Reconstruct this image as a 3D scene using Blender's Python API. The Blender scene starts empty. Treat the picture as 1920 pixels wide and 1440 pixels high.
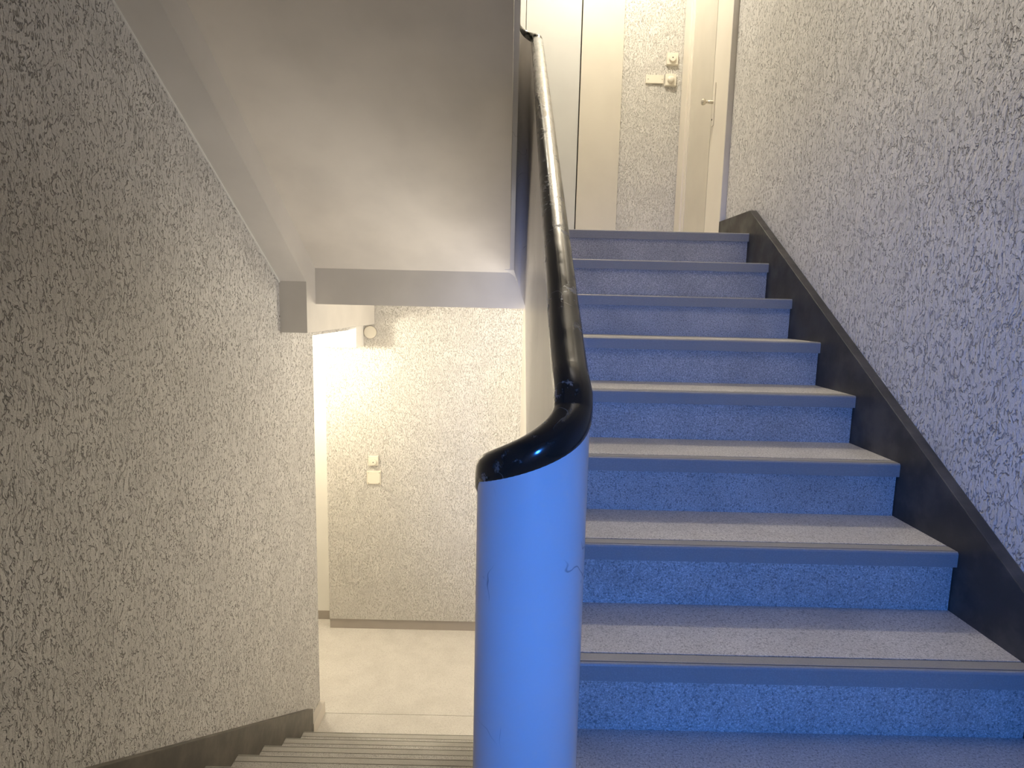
import bpy, math, random
from mathutils import Vector, Matrix

# ------------------------------------------------------------------ camera
F_PX, PITCH, ROLL, YAW = 1117.47, 0.1301, 0.0233, -0.0025
cy_, sy_ = math.cos(YAW), math.sin(YAW)
R0 = Vector((cy_, sy_, 0)); FH = Vector((-sy_, cy_, 0))
FW = FH*math.cos(PITCH) + Vector((0, 0, -math.sin(PITCH)))
U0 = FH*math.sin(PITCH) + Vector((0, 0, math.cos(PITCH)))
c_, s_ = math.cos(ROLL), math.sin(ROLL)
RR = c_*R0 + s_*U0
UU = c_*U0 - s_*R0
cam_data = bpy.data.cameras.new('camera')
cam = bpy.data.objects.new('camera', cam_data)
bpy.context.scene.collection.objects.link(cam)
cam_data.sensor_fit = 'HORIZONTAL'; cam_data.sensor_width = 36.0
cam_data.lens = 36.0*F_PX/1920.0
cam_data.clip_start = 0.02; cam_data.clip_end = 60
BK = -FW
cam.matrix_world = Matrix(((RR.x, UU.x, BK.x, 0), (RR.y, UU.y, BK.y, 0), (RR.z, UU.z, BK.z, 0), (0, 0, 0, 1)))
bpy.context.scene.camera = cam

# ------------------------------------------------------------------ world, lamps, exposure
sc = bpy.context.scene
w = bpy.data.worlds.new('world'); sc.world = w; w.use_nodes = True
w.node_tree.nodes['Background'].inputs[0].default_value = (0.9, 0.85, 0.8, 1)
w.node_tree.nodes['Background'].inputs[1].default_value = 0.02
sc.view_settings.view_transform = 'Standard'
sc.view_settings.look = 'None'
sc.view_settings.gamma = 1.0
sc.view_settings.use_curve_mapping = False
sc.view_settings.exposure = 0.0

WARM = (1.0, 0.92, 0.76)
WARM_LOW = (1.0, 0.90, 0.70)
def point_lamp(name, loc, power, color, radius):
    d = bpy.data.lights.new(name, 'POINT'); d.energy = power; d.color = color; d.shadow_soft_size = radius
    o = bpy.data.objects.new(name, d); o.location = loc; sc.collection.objects.link(o); return o
def area_lamp(name, loc, aim, power, color, sx, sz, spread):
    d = bpy.data.lights.new(name, 'AREA'); d.energy = power; d.color = color
    d.shape = 'RECTANGLE'; d.size = sx; d.size_y = sz; d.spread = math.radians(spread)
    o = bpy.data.objects.new(name, d); o.location = loc
    o.rotation_euler = (Vector(aim)-Vector(loc)).to_track_quat('-Z', 'Y').to_euler()
    sc.collection.objects.link(o); return o
def spot_lamp(name, loc, aim, power, color, cone, blend, radius):
    d = bpy.data.lights.new(name, 'SPOT'); d.energy = power; d.color = color; d.shadow_soft_size = radius
    d.spot_size = math.radians(cone); d.spot_blend = blend
    o = bpy.data.objects.new(name, d); o.location = loc
    o.rotation_euler = (Vector(aim)-Vector(loc)).to_track_quat('-Z', 'Y').to_euler()
    sc.collection.objects.link(o); return o
point_lamp('upper_landing_lamp_light', (0.55, 3.78, 3.0), 108, WARM, 0.06)
point_lamp('lower_landing_lamp_light', (-1.56, 4.02, -0.30), 43, WARM_LOW, 0.05)
point_lamp('lower_landing_fill_light', (0.52, 3.50, -0.10), 30, WARM_LOW, 0.08)  # added fill, hidden behind the right flight, brightens left wall and down treads
# blue light falling in from the window side of the half landing, behind the viewer
spot_lamp('blue_window_light', (0.05, -1.45, -0.05), (0.80, 1.6, -0.55), 245, (0.03, 0.235, 1.0), 50, 0.9, 0.10)
# weak fill added over the right flight to lift the near right wall
area_lamp('right_wall_fill_light', (0.45, 1.5, 1.9), (1.24, 1.9, 0.55), 3.2, (1.0, 0.94, 0.90), 0.5, 1.2, 100)
# fill added out of view under the right flight, brightens soffit and left wall
area_lamp('soffit_fill_light', (0.62, 1.95, -2.25), (-0.75, 1.7, 0.3), 84, (1.0, 0.95, 0.90), 1.0, 1.3, 180)

# ------------------------------------------------------------------ helpers
C = sc.collection
PI = math.pi
def link(name, verts, faces, mat, parent=None, smooth=False, bevel=0.0):
    me = bpy.data.meshes.new(name); me.from_pydata([tuple(v) for v in verts], [], faces); me.update()
    import bmesh
    bm = bmesh.new(); bm.from_mesh(me)
    bmesh.ops.recalc_face_normals(bm, faces=bm.faces)
    if bevel > 0:
        bmesh.ops.bevel(bm, geom=[e for e in bm.edges if len(e.link_faces) == 2 and e.calc_face_angle(0) > 0.5],
                        offset=bevel, segments=2, affect='EDGES', profile=0.6)
    bm.to_mesh(me); bm.free()
    if smooth:
        for p in me.polygons: p.use_smooth = True
    if mat: me.materials.append(mat)
    o = bpy.data.objects.new(name, me); C.objects.link(o)
    if parent: o.parent = parent
    return o
def merge(parts):
    V, Fc = [], []
    for v, f in parts:
        n = len(V); V += list(v); Fc += [tuple(i+n for i in q) for q in f]
    return V, Fc
def boxm(x0, x1, y0, y1, z0, z1):
    v = [(x, y, z) for z in (z0, z1) for y in (y0, y1) for x in (x0, x1)]
    f = [(0, 1, 3, 2), (4, 6, 7, 5), (0, 4, 5, 1), (2, 3, 7, 6), (0, 2, 6, 4), (1, 5, 7, 3)]
    return v, f
def prism(prof, x0, x1):
    """polygon of (y, z) points extruded along X"""
    n = len(prof)
    v = [(x0, y, z) for y, z in prof] + [(x1, y, z) for y, z in prof]
    f = [tuple(range(n)), tuple(range(2*n-1, n-1, -1))] + [(i, (i+1) % n, n+(i+1) % n, n+i) for i in range(n)]
    return v, f
def lathe(prof, cx, cy, cz, axis='y', n=32):
    """profile of (radius, depth) turned around an axis pointing to -Y (out of the back wall) or -X"""
    v = []; f = []
    for r, d in prof:
        for i in range(n):
            a = 2*PI*i/n
            if axis == 'y': v.append((cx+r*math.cos(a), cy-d, cz+r*math.sin(a)))
            else: v.append((cx-d, cy+r*math.cos(a), cz+r*math.sin(a)))
    m = len(prof)
    for k in range(m-1):
        for i in range(n):
            f.append((k*n+i, k*n+(i+1) % n, (k+1)*n+(i+1) % n, (k+1)*n+i))
    f.append(tuple(range(n))); f.append(tuple((m-1)*n+i for i in range(n)))
    return v, f
def box(name, x0, x1, y0, y1, z0, z1, mat, parent=None, bevel=0.0):
    v, f = boxm(x0, x1, y0, y1, z0, z1); return link(name, v, f, mat, parent, bevel=bevel)
def empty(name, loc=(0, 0, 0)):
    o = bpy.data.objects.new(name, None); C.objects.link(o); o.location = loc; o.empty_display_size = 0.1
    return o
def tag(o, label=None, cat=None, group=None, kind=None):
    if label: o['label'] = label
    if cat: o['category'] = cat
    if group: o['group'] = group
    if kind: o['kind'] = kind
    return o
def struct(o, label=None): return tag(o, label, kind='structure')

# ------------------------------------------------------------------ materials
def mat(name, color, rough=0.5, spec=0.5, metal=0.0):
    m = bpy.data.materials.new(name); m.use_nodes = True
    b = m.node_tree.nodes['Principled BSDF']
    b.inputs['Base Color'].default_value = (*color, 1); b.inputs['Roughness'].default_value = rough
    b.inputs['Specular IOR Level'].default_value = spec; b.inputs['Metallic'].default_value = metal
    return m
class NT:
    def __init__(s, m):
        s.t = m.node_tree; s.n = s.t.nodes; s.b = s.n['Principled BSDF']
        s.co = s.n.new('ShaderNodeNewGeometry').outputs['Position']
    def mapping(s, scale=(1, 1, 1), rot=(0, 0, 0), loc=(0, 0, 0), src=None):
        m = s.n.new('ShaderNodeMapping'); m.inputs['Scale'].default_value = scale
        m.inputs['Rotation'].default_value = rot; m.inputs['Location'].default_value = loc
        s.t.links.new(src or s.co, m.inputs[0]); return m.outputs[0]
    def noise(s, scale, detail=2, rough=0.5, src=None, dist=0.0, col=False):
        n = s.n.new('ShaderNodeTexNoise'); n.inputs['Scale'].default_value = scale
        n.inputs['Detail'].default_value = detail; n.inputs['Roughness'].default_value = rough
        n.inputs['Distortion'].default_value = dist
        s.t.links.new(src or s.co, n.inputs['Vector']); return n.outputs['Color' if col else 'Fac']
    def vor(s, scale, feature='F1', src=None, out='Distance'):
        n = s.n.new('ShaderNodeTexVoronoi'); n.feature = feature; n.inputs['Scale'].default_value = scale
        s.t.links.new(src or s.co, n.inputs['Vector']); return n.outputs[out]
    def math(s, op, a, b=None, c=None, clamp=False):
        n = s.n.new('ShaderNodeMath'); n.operation = op; n.use_clamp = clamp
        for i, x in enumerate((a, b, c)):
            if x is None: continue
            if isinstance(x, (int, float)): n.inputs[i].default_value = x
            else: s.t.links.new(x, n.inputs[i])
        return n.outputs[0]
    def rng(s, v, a, b, c=0.0, d=1.0, smooth=True):
        n = s.n.new('ShaderNodeMapRange'); n.interpolation_type = 'SMOOTHSTEP' if smooth else 'LINEAR'
        n.inputs[1].default_value = a; n.inputs[2].default_value = b; n.inputs[3].default_value = c; n.inputs[4].default_value = d
        s.t.links.new(v, n.inputs[0]); return n.outputs[0]
    def mix(s, f, a, b):
        n = s.n.new('ShaderNodeMix'); n.data_type = 'RGBA'
        for i, x in ((0, f), (6, a), (7, b)):
            if isinstance(x, (int, float)): n.inputs[i].default_value = x
            elif isinstance(x, tuple): n.inputs[i].default_value = (*x, 1)
            else: s.t.links.new(x, n.inputs[i])
        return n.outputs[2]
    def vadd(s, a, b, k):
        m = s.n.new('ShaderNodeVectorMath'); m.operation = 'MULTIPLY_ADD'
        s.t.links.new(b, m.inputs[0]); m.inputs[1].default_value = (k, k, k); s.t.links.new(a, m.inputs[2]); return m.outputs[0]
    def bump(s, h, strength, dist):
        n = s.n.new('ShaderNodeBump'); n.inputs['Strength'].default_value = strength; n.inputs['Distance'].default_value = dist
        s.t.links.new(h, n.inputs['Height']); s.t.links.new(n.outputs[0], s.b.inputs['Normal'])
    def color(s, c): s.t.links.new(c, s.b.inputs['Base Color'])
    def roughness(s, c): s.t.links.new(c, s.b.inputs['Roughness'])

def plaster(name, base, dark, sc_=1.0, depth=0.004):
    """scratched render: short wormy grooves dragged mostly up and down"""
    m = mat(name, base, 0.75, 0.25); t = NT(m)
    warp = t.noise(9, 1, col=True)
    p = t.vadd(t.co, warp, 0.05)
    ps = t.mapping((1, 1, 0.34), src=p)
    a = t.noise(66*sc_, 2, 0.5, ps)
    g1 = t.rng(t.math('ABSOLUTE', t.math('SUBTRACT', a, 0.5)), 0.008, 0.034, 1, 0)
    b = t.noise(52*sc_, 1, 0.5, t.mapping((1, 1, 0.5), rot=(0.45, 0.3, 0.5), loc=(3, 5, 7), src=p))
    g2 = t.rng(t.math('ABSOLUTE', t.math('SUBTRACT', b, 0.52)), 0.006, 0.028, 1, 0)
    k1 = t.rng(t.noise(74*sc_, 2, 0.5, t.mapping(loc=(9, 2, 4))), 0.44, 0.53)
    k2 = t.rng(t.noise(62*sc_, 2, 0.5, t.mapping(loc=(1, 8, 3))), 0.46, 0.55)
    big = t.rng(t.noise(7, 2, 0.6), 0.3, 0.55, 0.6, 1)
    g = t.math('MULTIPLY', t.math('MAXIMUM', t.math('MULTIPLY', g1, k1), t.math('MULTIPLY', g2, k2)), big)
    fine = t.noise(210*sc_, 3, 0.7)
    mott = t.math('MULTIPLY', t.rng(t.noise(7, 3), 0.3, 0.7, 0.94, 1.05, False), t.rng(fine, 0.3, 0.7, 0.88, 1.10, False))
    col = t.mix(t.math('MULTIPLY', g, 0.72), base, dark)
    hv = t.n.new('ShaderNodeMix'); hv.data_type = 'RGBA'; hv.blend_type = 'MULTIPLY'; hv.inputs[0].default_value = 1
    t.t.links.new(col, hv.inputs[6]); t.t.links.new(mott, hv.inputs[7]); t.color(hv.outputs[2])
    h = t.math('ADD', t.math('SUBTRACT', 1.0, g), t.math('ADD', t.math('MULTIPLY', fine, 0.45), t.math('MULTIPLY', t.noise(85*sc_, 2, 0.5, ps), 1.0)))
    t.bump(h, 1.0, depth)
    return m
M_PLASTER = plaster('scratched_plaster', (0.78, 0.765, 0.745), (0.30, 0.28, 0.265), 1.0, 0.006)
M_PLASTER_F = plaster('scratched_plaster_fine', (0.76, 0.735, 0.69), (0.56, 0.53, 0.475), 1.35, 0.007)

def terrazzo(name, base, light, dark, amount=1.0, rough=0.55):
    m = mat(name, base, rough, 0.4); t = NT(m)
    a = t.noise(270, 3, 0.75); b = t.noise(190, 3, 0.7, t.mapping(loc=(4, 4, 4)))
    c = t.mix(t.rng(a, 0.48, 0.62, 0, 0.85*amount), base, light)
    c = t.mix(t.rng(b, 0.53, 0.62, 0, 0.8*amount), c, dark)
    c = t.mix(t.rng(t.noise(6, 3), 0.35, 0.7, 0, 0.25), c, dark)
    t.color(c); t.bump(a, 0.15*amount, 0.001); return m
M_TERR = terrazzo('terrazzo', (0.50, 0.48, 0.455), (0.78, 0.76, 0.72), (0.24, 0.23, 0.22))
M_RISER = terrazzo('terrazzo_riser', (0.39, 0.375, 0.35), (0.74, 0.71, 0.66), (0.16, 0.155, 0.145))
M_NOSE = terrazzo('smooth_terrazzo_nosing', (0.29, 0.28, 0.262), (0.37, 0.35, 0.33), (0.26, 0.25, 0.235), 0.6, 0.42)
M_NOSE2 = terrazzo('lit_terrazzo_nosing', (0.52, 0.50, 0.46), (0.62, 0.60, 0.56), (0.36, 0.34, 0.32), 0.6, 0.5)  # same nosing terrazzo, lightened to stand for brighter light on the down flight
M_FLOOR = terrazzo('terrazzo_floor', (0.70, 0.67, 0.63), (0.85, 0.83, 0.79), (0.48, 0.45, 0.41), 0.8)

def painted(name, base, rough=0.45, var=0.06, spec=0.4):
    m = mat(name, base, rough, spec); t = NT(m)
    d = tuple(c*(1-var*2.2) for c in base)
    t.color(t.mix(t.rng(t.noise(4, 3), 0.3, 0.75), base, d)); t.bump(t.noise(60, 2), 0.05, 0.002); return m
M_SOFFIT = painted('beige_ceiling_paint', (0.76, 0.71, 0.64), 0.6, 0.05, 0.25)
M_BEAM = painted('grey_beige_beam_paint', (0.72, 0.69, 0.65), 0.55, 0.04, 0.3)
M_HEAD = painted('bright_white_paint', (0.88, 0.87, 0.84), 0.5, 0.01)
M_WHITE = painted('white_gloss_paint', (0.56, 0.56, 0.54), 0.5, 0.02)
M_CREAM = painted('cream_gloss_paint', (0.64, 0.60, 0.52), 0.4, 0.03)
M_CREAM_L = painted('pale_cream_paint', (0.80, 0.75, 0.66), 0.4, 0.02)
M_PLASTIC = painted('ivory_plastic', (0.80, 0.75, 0.64), 0.3, 0.02)
M_SKIRT_L = painted('grey_skirting_paint', (0.42, 0.38, 0.34), 0.45, 0.05)
M_DARK = mat('dark_gap', (0.03, 0.028, 0.025), 0.9, 0.1)
M_METAL = mat('nickel', (0.62, 0.58, 0.5), 0.25, 0.5, 1.0)

m = mat('black_skirting_paint', (0.045, 0.043, 0.040), 0.38, 0.45); t = NT(m)
t.color(t.mix(t.rng(t.noise(7, 4, 0.65), 0.42, 0.72), (0.040, 0.038, 0.035), (0.082, 0.076, 0.066)))
t.roughness(t.rng(t.noise(11, 4), 0.3, 0.7, 0.3, 0.55)); t.bump(t.noise(25, 3), 0.15, 0.003); M_SKIRT = m
m = mat('grey_black_skirting_paint', (0.10, 0.09, 0.08), 0.4, 0.45); t = NT(m)
t.color(t.mix(t.rng(t.noise(7, 4, 0.65), 0.35, 0.72), (0.075, 0.068, 0.058), (0.14, 0.125, 0.105))); t.bump(t.noise(25, 3), 0.15, 0.003); M_SKIRT2 = m

# glossy white parapet paint with hairline cracks and a few chips
m = mat('parapet_paint', (0.80, 0.77, 0.74), 0.33, 0.45); t = NT(m)
v = t.vor(4.2, 'DISTANCE_TO_EDGE', t.vadd(t.co, t.noise(12, 2, col=True), 0.12))
crack = t.math('MULTIPLY', t.rng(v, 0.0, 0.006, 1, 0), t.rng(t.noise(5.5, 1, src=t.mapping(loc=(2, 7, 1))), 0.56, 0.62))
chip = t.rng(t.noise(34, 3, 0.6, t.mapping(loc=(5, 5, 2))), 0.765, 0.785)
t.color(t.mix(t.math('MAXIMUM', t.math('MULTIPLY', crack, 0.6), chip), t.mix(t.rng(t.noise(3, 2), 0.3, 0.7), (0.79, 0.76, 0.73), (0.74, 0.71, 0.68)), (0.14, 0.12, 0.12)))
t.bump(t.noise(14, 3), 0.12, 0.004); M_PARAPET = m

# black rail, worn through in spots
m = mat('black_rail_lacquer', (0.012, 0.013, 0.012), 0.22, 0.6); t = NT(m)
wn = t.noise(42, 4, 0.7, t.mapping((1, 0.7, 1)))
patch = t.rng(t.noise(9, 2, src=t.mapping(loc=(1.3, 2, 0))), 0.43, 0.54)
wear = t.math('MULTIPLY', t.rng(wn, 0.545, 0.61), patch)
scr = t.math('MULTIPLY', t.rng(t.math('ABSOLUTE', t.math('SUBTRACT', t.noise(16, 2, src=t.mapping((1, 1, 1), loc=(4, 1, 1))), 0.5)), 0.0, 0.006, 1, 0), patch)
ww = t.math('MAXIMUM', wear, t.math('MULTIPLY', scr, 0.6))
t.color(t.mix(ww, (0.013, 0.014, 0.012), (0.20, 0.19, 0.17)))
t.roughness(t.math('ADD', t.rng(t.noise(20, 3), 0.3, 0.7, 0.13, 0.26), t.math('MULTIPLY', ww, 0.3)))
t.bump(t.math('ADD', t.noise(18, 3), t.math('MULTIPLY', wn, 0.2)), 0.03, 0.004); M_RAIL = m

# ------------------------------------------------------------------ measures (eye at z = 0)
r, g = 0.17, 0.268
S = r/g
o_ = 0.013                  # overhang of the nosing
y0, z0 = 1.2473, -0.7929    # first nosing wholly in view, up flight
yL, zL = 3.2095, -2.5061    # lowest nosing of the down flight
XW_R, XW_L = 1.24, -1.20
Z_HALF = z0-2*r
Z_UP = z0+7*r
Z_LOW = zL-r
Y_TURN = 3.6
Y_BACK = 4.64
TOP = 3.35

# ------------------------------------------------------------------ walls
struct(box('wall_right', XW_R, XW_R+0.2, -1.9, Y_TURN, -4.4, TOP, M_PLASTER), 'scratched grey plaster wall beside the right stairs')
lw = link('wall_left', *merge([boxm(XW_L-0.13, XW_L, -1.9, Y_TURN, -4.4, TOP),
                              boxm(XW_L-0.13, XW_L, Y_TURN, Y_BACK, -0.205, 0.30)]), M_PLASTER)
struct(lw, 'scratched grey plaster wall beside the descending stairs')
X_EXT = -2.5
wb = link('wall_back', *merge([boxm(-1.447, 0.085, 4.622, 4.9, Z_LOW+0.086, -0.348),
                              boxm(-1.205, 0.085, 4.622, 4.9, -0.348, 0.30),
                              boxm(0.762, 1.26, 4.622, 4.9, Z_UP, TOP),
                              boxm(X_EXT, 0.0, 4.622, 4.9, Z_UP, TOP)]), M_PLASTER_F)
struct(wb, 'finely scratched cream plaster wall across the far landings')
struct(box('wall_back', -1.447, 0.085, 4.632, 4.9, Z_LOW, Z_LOW+0.088, M_SKIRT_L), 'recessed grey skirting of the lower landing')
bpy.data.objects['wall_back.001'].name = 'baseboard_back'
struct(box('trim_1', -2.0, -1.146, 4.40, 4.622, -0.331, 0.235, M_HEAD), 'smooth white boxed head above the recess')
struct(box('wall_side', X_EXT-0.1, X_EXT, Y_TURN-0.1, 5.0, -4.4, TOP, M_CREAM_L))
struct(link('wall_front', *merge([boxm(X_EXT, XW_L-0.13, Y_TURN-0.1, Y_TURN, -4.4, TOP)]), M_CREAM_L))
struct(box('wall_rear', XW_L-0.1, XW_R+0.1, -2.1, -1.9, -4.4, TOP, M_CREAM_L))
struct(box('wall_right', XW_R+0.012, XW_R+0.2, Y_TURN, 5.0, -4.4, TOP, M_CREAM_L))
struct(box('wall_back', 0.085, 1.26, 4.63, 4.9, Z_LOW, 0.30, M_CREAM), 'smooth cream panel wall at the right of the lower landing')

# ------------------------------------------------------------------ floors and ceilings
struct(link('floor', *merge([boxm(XW_L, XW_R, -1.9, 0.98, Z_HALF-0.16, Z_HALF)]), M_TERR), 'half landing under the viewer')
fl = link('floor', *merge([boxm(X_EXT, XW_R, yL-o_, Y_TURN-0.003, Z_LOW-0.16, Z_LOW), boxm(X_EXT, XW_R, Y_TURN, 4.9, Z_LOW-0.16, Z_LOW)]), M_FLOOR)
struct(fl, 'speckled cream terrazzo floor of the lower landing')
fu = link('floor', *merge([boxm(X_EXT, XW_R, 3.30, 4.9, Z_UP-0.16, Z_UP),
                          boxm(0.15, XW_R, y0+7*g+0.045, 3.30, Z_UP-0.16, Z_UP)]), M_FLOOR)
struct(fu, 'upper landing floor at the head of the right stairs')
struct(box('ceiling', X_EXT, XW_R, 3.2, 4.9, TOP-0.05, TOP+0.1, M_SOFFIT))
struct(box('ceiling', XW_L, XW_R, -1.9, 0.82, 1.72, 1.94, M_SOFFIT))
# underside of the flight one storey further up, over the right stairs
zt = lambda y: 2.25+S*(y-0.95)
struct(link('ceiling', *prism([(0.95, zt(0.95)), (3.2, zt(3.2)), (3.2, zt(3.2)+0.25), (0.95, zt(0.95)+0.25)], 0.15, XW_R), M_SOFFIT))

# beams under the upper landing
bx_ = link('trim_2', *boxm(-1.06, XW_R, 3.24, 3.44, -0.014, Z_UP-0.16), M_BEAM); struct(bx_, 'grey beam across under the upper landing')
def zbeam(y): return 0.100+S*(3.10-y)
def zsof(y): return 0.177+S*(3.24-y)
be = link('trim_3', *merge([prism([(0.6, zbeam(0.6)), (3.10, zbeam(3.10)), (3.10, -0.163), (Y_BACK-0.02, -0.163), (Y_BACK-0.02, 0.24), (3.24, 0.24), (0.6, zbeam(0.6)+0.30)], XW_L, -1.06),
                            ]), M_BEAM)
link('edge_highlight', *prism([(0.6, zbeam(0.6)-0.007), (3.10, zbeam(3.10)-0.007), (3.10, zbeam(3.10)), (0.6, zbeam(0.6))], XW_L, XW_L+0.005), M_HEAD, be)  # pale strip added as a painted highlight where beam meets wall
struct(be, 'beige edge beam running down the left wall')

# ------------------------------------------------------------------ stairs
def nosing_prof(y, z, d, back):
    """top of a step: front at y (facing d), smooth band 45 mm deep with two fine grooves"""
    q = [(0, -0.042), (0, -0.006), (0.002, -0.002), (0.005, 0)]
    q += [(0.008, 0), (0.008, -0.003), (0.0115, -0.003), (0.0115, 0)]
    q += [(0.041, 0), (0.041, -0.0025), (0.045, -0.0025), (0.045, -0.042)]
    return [(y+d*a, z+b) for a, b in q]
def flight(root, x0, x1, ys, zs, d, n0, n1, floor_y=None, mn=None):
    """d = +1: flight climbs towards +Y, -1: climbs towards the camera"""
    for k in range(n0, n1+1):
        y = ys + d*k*g; z = zs + k*r
        yb = y + d*(g+o_)
        if k < n1 or floor_y is not None:
            yb2 = yb if k < n1 else floor_y
            v, f = prism([(y+d*0.045, z-0.042), (y+d*0.045, z), (yb2, z), (yb2, z-0.042)], x0, x1)
            tr = link('tread', v, f, M_TERR, root)
        else:
            v, f = prism([(y+d*0.045, z-0.042), (y+d*0.045, z), (y+d*0.06, z), (y+d*0.06, z-0.042)], x0, x1)
            tr = link('tread', v, f, M_TERR, root)
        v, f = prism(nosing_prof(y, z, d, yb), x0, x1)
        link('nosing', v, f, mn or M_NOSE, tr)
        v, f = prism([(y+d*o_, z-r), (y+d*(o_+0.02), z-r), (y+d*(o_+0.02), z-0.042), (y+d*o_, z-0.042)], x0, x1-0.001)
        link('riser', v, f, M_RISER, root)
XS = 0.152
st = empty('staircase', (0.68, 0.98, Z_HALF))
def reparent(root):
    for c in root.children: c.matrix_parent_inverse = Matrix.Translation(-root.location)
flight(st, XS, 1.2035, y0, z0, 1, -1, 7)
ya, yb_ = y0-g+o_+0.02, y0+7*g
link('slab', *prism([(ya, Z_HALF), (yb_, Z_UP-r-0.045), (yb_, Z_UP-r-0.30), (ya, Z_HALF-0.30)], XS+0.003, 1.2035), M_SOFFIT, st)
reparent(st)
tag(st, 'grey terrazzo stairs climbing to the upper landing, lit blue at their foot', 'stairs')

sd = empty('staircase', (-0.62, 1.04, Z_HALF))
flight(sd, -1.1665, -0.088, yL, zL, -1, 0, 8, 0.70, M_NOSE2)
ya, yb_ = yL-o_-0.02, yL-8*g
link('slab', *prism([(ya, Z_LOW), (yb_, Z_HALF-r-0.045), (yb_, Z_HALF-r-0.30), (ya, Z_LOW-0.15)], -1.1665, -0.09), M_SOFFIT, sd)
reparent(sd)
tag(sd, 'grey terrazzo stairs descending to the lower landing at the left', 'stairs')

su = empty('staircase', (-0.53, 3.2, Z_UP))
y_hi = 0.85
link('slab', *prism([(3.24, zsof(3.24)), (y_hi, zsof(y_hi)), (y_hi, zsof(y_hi)+0.24), (3.24, Z_UP)], -1.06, -0.017), M_SOFFIT, su)
flight(su, -1.165, -0.088, 3.21, Z_UP+r, -1, 0, 8)
reparent(su)
tag(su, 'sloping beige underside of the stairs leading up overhead', 'stairs')

# ------------------------------------------------------------------ skirtings
zk = lambda y: 0.513+0.6265*(y-3.141)
sk = link('baseboard_right', *prism([(0.98, zk(0.98)), (3.141, 0.513), (Y_TURN, 0.520), (Y_TURN, Z_UP-0.02), (3.141, Z_UP-0.25), (0.98, Z_HALF-0.35)], 1.204, XW_R), M_SKIRT, bevel=0.003)
struct(sk, 'black stepped skirting board beside the right stairs')
struct(box('baseboard_right', 1.225, XW_R, -1.9, 0.978, Z_HALF, Z_HALF+0.1, M_SKIRT))
zq = lambda y: -1.34-0.626*(y-1.549)
skl = link('baseboard_left', *prism([(0.98, zq(0.98)), (3.372, zq(3.372)), (3.372, Z_LOW+0.005), (3.18, Z_LOW-0.1), (0.98, Z_HALF-0.4)], XW_L, -1.167), M_SKIRT2, bevel=0.002)
struct(skl, 'dark sloping skirting board beside the descending stairs')
struct(link('baseboard_left', *merge([boxm(XW_L, -1.166, 3.376, Y_TURN, Z_LOW, Z_LOW+0.088)]), M_SOFFIT), 'cream skirting at the wall corner')

# ------------------------------------------------------------------ balustrade
bal = empty('balustrade', (0.036, 0.80, Z_HALF))
XC, RC = 0.0360, 0.0570
YN, YF = 0.870, 3.205
nos_up = lambda y: z0+(y-y0)*S
nos_dn = lambda y: zL+(yL-y)*S
nos_u2 = lambda y: Z_UP+r+(3.21-y)*S
H = 0.885
path = []                                     # x, y, rail z, panel bottom z
zu_s = 1.405
for i in range(25):                            # upper flight, from near to far
    y = 0.95+(YF-0.95)*i/24
    path.append((XC-RC, y, zu_s+(YF-y)*S, zsof(y)+0.235-(0.235-0.04)*min(1, max(0, (y-3.0)/0.2))))
zA, zB = nos_up(YF)+H, zu_s
def ease(t): return t*t*(3-2*t)
for i in range(1, 20):                         # far turn
    t_ = i/20; a = PI-PI*t_
    path.append((XC+RC*math.cos(a), YF+RC*math.sin(a), zB+(zA-zB)*t_, 0.19+(0.0-0.19)*ease(t_)))
NB = 40
zC = nos_up(YN)+H
for i in range(NB+1):                          # up flight, from far to near
    y = YF+(YN-YF)*i/NB
    path.append((XC+RC, y, nos_up(y)+H, nos_up(y)-0.42))
zD = -0.247
m0 = -0.20
for i in range(1, 28):                         # near turn
    t_ = i/28; a = PI*t_
    # hermite from the straight slope into a flatter sweep round the end
    arc = PI*RC
    h00 = 2*t_**3-3*t_**2+1; h10 = t_**3-2*t_**2+t_; h01 = -2*t_**3+3*t_**2; h11 = t_**3-t_**2
    z = h00*zC+h10*(-S*arc*1.05)+h01*zD+h11*(-S*arc*0.6)
    path.append((XC+RC*math.cos(a), YN-RC*math.sin(a), z, nos_up(YN)-0.42-0.10*t_))
for i in range(NB+1):                          # down flight
    y = YN+(YF-YN)*i/NB
    path.append((XC-RC, y, zD-(y-YN)*S, nos_dn(y)-0.42))
P3 = [Vector((p[0], p[1], p[2])) for p in path]
# smooth the rail height so that the bends roll over
zs_ = [p.z for p in P3]
def resmooth(zv, n):
    for _ in range(n):
        zv = [zv[0]]+[(zv[i-1]+2*zv[i]+zv[i+1])/4 for i in range(1, len(zv)-1)]+[zv[-1]]
    return zv
zsm = resmooth(zs_, 3)
for p, z in zip(P3, zsm): p.z = z
def frame(i):
    a = P3[max(i-1, 0)]; b = P3[min(i+1, len(P3)-1)]
    T = (b-a); Th = Vector((T.x, T.y, 0)).normalized()
    N = Vector((Th.y, -Th.x, 0)); T.normalize(); U = N.cross(T)
    if U.z < 0: U = -U
    return T, N, U
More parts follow.
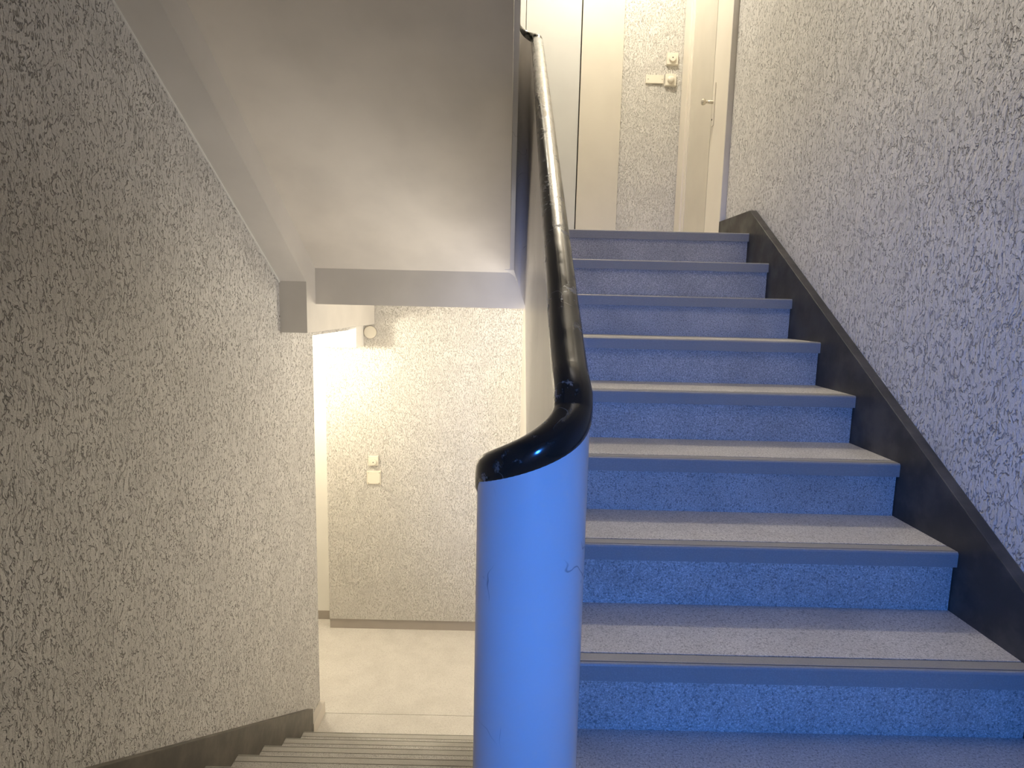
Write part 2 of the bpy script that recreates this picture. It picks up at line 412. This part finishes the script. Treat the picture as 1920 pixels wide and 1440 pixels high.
# panel
HT = 0.0255
V, Fc = [], []
for i, p in enumerate(P3):
    T, N, U = frame(i)
    zt_ = p.z-0.006; zb = path[i][3]
    for s in (-1, 1):
        for z in (zb, zb+(zt_-zb)*0.5, zt_): V.append((p.x+s*N.x*HT, p.y+s*N.y*HT, z))
for i in range(len(P3)-1):
    a, b = i*6, (i+1)*6
    for q in ((0, 1), (1, 2), (2, 5), (5, 4), (4, 3), (3, 0)): Fc.append((a+q[0], a+q[1], b+q[1], b+q[0]))
Fc += [(0, 1, 2, 5, 4, 3), tuple((len(P3)-1)*6+k for k in (3, 4, 5, 2, 1, 0))]
pn = link('parapet', V, Fc, M_PARAPET, bal, smooth=True)
for poly in pn.data.polygons: poly.use_smooth = abs(poly.normal.z) < 0.5
pn.data.set_sharp_from_angle(angle=math.radians(40))
# handrail: rounded top, flatter underside
V, Fc = [], []; n = 24
RW, RH = 0.0290, 0.0285
for i, p in enumerate(P3):
    T, N, U = frame(i)
    for k in range(n):
        a = 2*PI*k/n
        cx = math.copysign(abs(math.cos(a))**0.85, math.cos(a))*RW
        cz = math.copysign(abs(math.sin(a))**0.85, math.sin(a))*RH*(1.0 if math.sin(a) > 0 else 0.95)
        q = p + N*cx + U*cz; V.append(tuple(q))
for i in range(len(P3)-1):
    for k in range(n): Fc.append((i*n+k, i*n+(k+1) % n, (i+1)*n+(k+1) % n, (i+1)*n+k))
Fc += [tuple(range(n)), tuple((len(P3)-1)*n+k for k in range(n-1, -1, -1))]
link('handrail', V, Fc, M_RAIL, bal, smooth=True)['label'] = 'black lacquered handrail with worn spots'
reparent(bal)
tag(bal, 'narrow white parapet with black handrail curving round between the two flights', 'balustrade')

# ------------------------------------------------------------------ doors
d1 = empty('door_1', (1.21, 4.1, Z_UP)); struct(d1, 'cream double door in the right side of the upper landing')
ZT = TOP-0.5
XD = 1.208
box('door_frame', XD, XW_R+0.012, Y_TURN+0.001, Y_TURN+0.012, Z_UP, ZT, M_BEAM, d1)
box('narrow_leaf', XD, XW_R+0.012, Y_TURN+0.012, 3.885, Z_UP+0.004, ZT, M_CREAM_L, d1, 0.003)
box('gap', XD+0.012, XW_R+0.012, 3.885, 3.897, Z_UP, ZT, M_DARK, d1)
box('stop_bead', XD+0.002, XW_R+0.012, 3.897, 3.945, Z_UP, ZT, M_CREAM, d1, 0.002)
box('wide_leaf', XD+0.006, XW_R+0.012, 3.945, 4.39, Z_UP+0.004, ZT, M_CREAM, d1, 0.003)
for k, (a, b, dx) in enumerate(((4.39, 4.44, 0.0), (4.44, 4.50, -0.012), (4.50, 4.618, -0.004))):
    box('frame_moulding', XD+dx, XW_R+0.012, a, b, Z_UP, ZT, M_CREAM_L, d1, 0.003)
pl = box('handle_plate', XD-0.006, XD, 3.825, 3.868, 1.125, 1.375, M_CREAM_L, d1, 0.003)
link('lever', *merge([lathe([(0.010, 0), (0.010, 0.028), (0.008, 0.032), (0.008, 0.05)], XD-0.004, 3.85, 1.268, 'x', 16),
                      lathe([(0.011, 0.046), (0.016, 0.050), (0.019, 0.058), (0.019, 0.066), (0.013, 0.072)], XD-0.004, 3.85, 1.268, 'x', 20)]), M_METAL, pl, smooth=False)['label'] = 'nickel knob'
link('keyhole', *lathe([(0.006, 0), (0.006, 0.0015)], XD-0.0062, 3.85, 1.165, 'x', 12), M_DARK, pl)
reparent(d1)
for c in d1.children:
    pass

d2 = empty('door_2', (0.25, 4.6, Z_UP)); struct(d2, 'smooth white door and cream panel on the upper landing wall')
box('door_leaf', 0.055, 0.452, 4.598, 4.62, Z_UP+0.004, ZT, M_WHITE, d2, 0.002)
box('door_frame', -0.02, 0.050, 4.590, 4.622, Z_UP, ZT, M_WHITE, d2, 0.002)
box('gap', 0.452, 0.460, 4.61, 4.63, Z_UP, ZT, M_DARK, d2)
box('side_panel', 0.460, 0.762, 4.592, 4.63, Z_UP, ZT, M_CREAM, d2, 0.002)
link('backing', *boxm(0.0, 0.762, 4.63, 4.9, Z_UP, TOP), M_CREAM_L, d2)
reparent(d2)

d3 = empty('door_3', (-1.9, 4.77, Z_LOW)); struct(d3, 'white recessed door left of the lower landing wall')
box('door_leaf', X_EXT, -1.447, 4.77, 4.82, Z_LOW+0.075, 0.0, M_HEAD, d3)
box('threshold', X_EXT, -1.447, 4.765, 4.82, Z_LOW, Z_LOW+0.075, M_SKIRT_L, d3)
reparent(d3)

# ------------------------------------------------------------------ things on the walls
YW = 4.622
def bell(name, x0, x1, z0_, z1_, label, hole, dx=0.0, dz=0.0, dome=False):
    cx, cz = (x0+x1)/2, (z0_+z1_)/2
    e = empty(name, (cx, YW, cz))
    w_ = (x1-x0)/2; h_ = (z1_-z0_)/2; dp = 0.022
    v = [(cx-w_, YW+0.002, cz-h_), (cx+w_, YW+0.002, cz-h_), (cx+w_, YW+0.002, cz+h_), (cx-w_, YW+0.002, cz+h_),
         (cx-w_*.94, YW-dp, cz-h_*.94), (cx+w_*.94, YW-dp, cz-h_*.94), (cx+w_*.94, YW-dp, cz+h_*.94), (cx-w_*.94, YW-dp, cz+h_*.94)]
    link('back_plate', v, [(3, 2, 1, 0), (4, 5, 6, 7), (0, 1, 5, 4), (1, 2, 6, 5), (2, 3, 7, 6), (3, 0, 4, 7)], M_PLASTIC, e, bevel=0.003)
    R = w_*0.60
    if dome: pr = [(R, 0), (R, 0.006), (R*.92, 0.013), (R*.7, 0.018), (R*.4, 0.0205), (R*.1, 0.0215)]
    else: pr = [(R, 0), (R, 0.010), (R*.93, 0.013), (R*.45, 0.0135)]
    b = link('button', *lathe(pr, cx+dx, YW-dp, cz+dz, 'y', 28), M_PLASTIC, e)
    if hole:
        link('hole', *lathe([(R*.16, 0), (R*.16, 0.0015)], cx+dx, YW-dp-0.0135, cz+dz, 'y', 12), M_DARK, b)
    reparent(e)
    tag(e, label, 'doorbell')
    return e
bell('doorbell', 1.081, 1.167, 1.767, 1.852, 'square cream doorbell high on the upper landing wall, with a pinhole in its button', True, -0.002, 0.002)
bell('doorbell', 1.078, 1.160, 1.622, 1.706, 'square cream doorbell with domed button, right end of the blank name plate', False, -0.001, 0.0, True)
np_ = empty('name_plate', (1.005, YW, 1.665))
box('plate', 0.938, 1.070, YW-0.012, YW+0.002, 1.640, 1.698, M_PLASTIC, np_, 0.002)
for x in (0.955, 1.058):
    link('screw', *lathe([(0.0035, 0), (0.003, 0.001)], x, YW-0.012, 1.668, 'y', 10), M_METAL, np_)
reparent(np_)
tag(np_, 'blank cream name plate left of the domed doorbell on the upper wall', 'name plate')
bell('doorbell', -1.115, -1.033, -1.284, -1.204, 'small square cream doorbell on the lower landing wall above the blank cover plate', True, 0.003, -0.006)
cp = empty('cover_plate', (-1.071, YW, -1.38))
box('back_box', -1.128, -1.014, YW-0.010, YW+0.002, -1.438, -1.326, M_PLASTIC, cp, 0.004)
box('lid', -1.122, -1.020, YW-0.017, YW-0.009, -1.432, -1.332, M_PLASTIC, cp, 0.005)
for x in (-1.114, -1.028):
    for z in (-1.424, -1.340):
        link('screw', *lathe([(0.003, 0), (0.0025, 0.0008)], x, YW-0.017, z, 'y', 8), M_METAL, cp)
reparent(cp)
tag(cp, 'blank square cream cover plate under the lower doorbell', 'cover plate')
jc = empty('junction_cover', (-1.093, YW, -0.226))
link('rim', *lathe([(0.052, -0.002), (0.052, 0.004), (0.050, 0.005)], -1.093, YW, -0.226, 'y', 40), M_SKIRT_L, jc)
link('lid', *lathe([(0.0485, 0.003), (0.0485, 0.009), (0.045, 0.012), (0.02, 0.013)], -1.093, YW, -0.226, 'y', 40), M_PLASTIC, jc)
reparent(jc)
tag(jc, 'round cream junction box cover under the beam at the lower landing', 'junction cover')
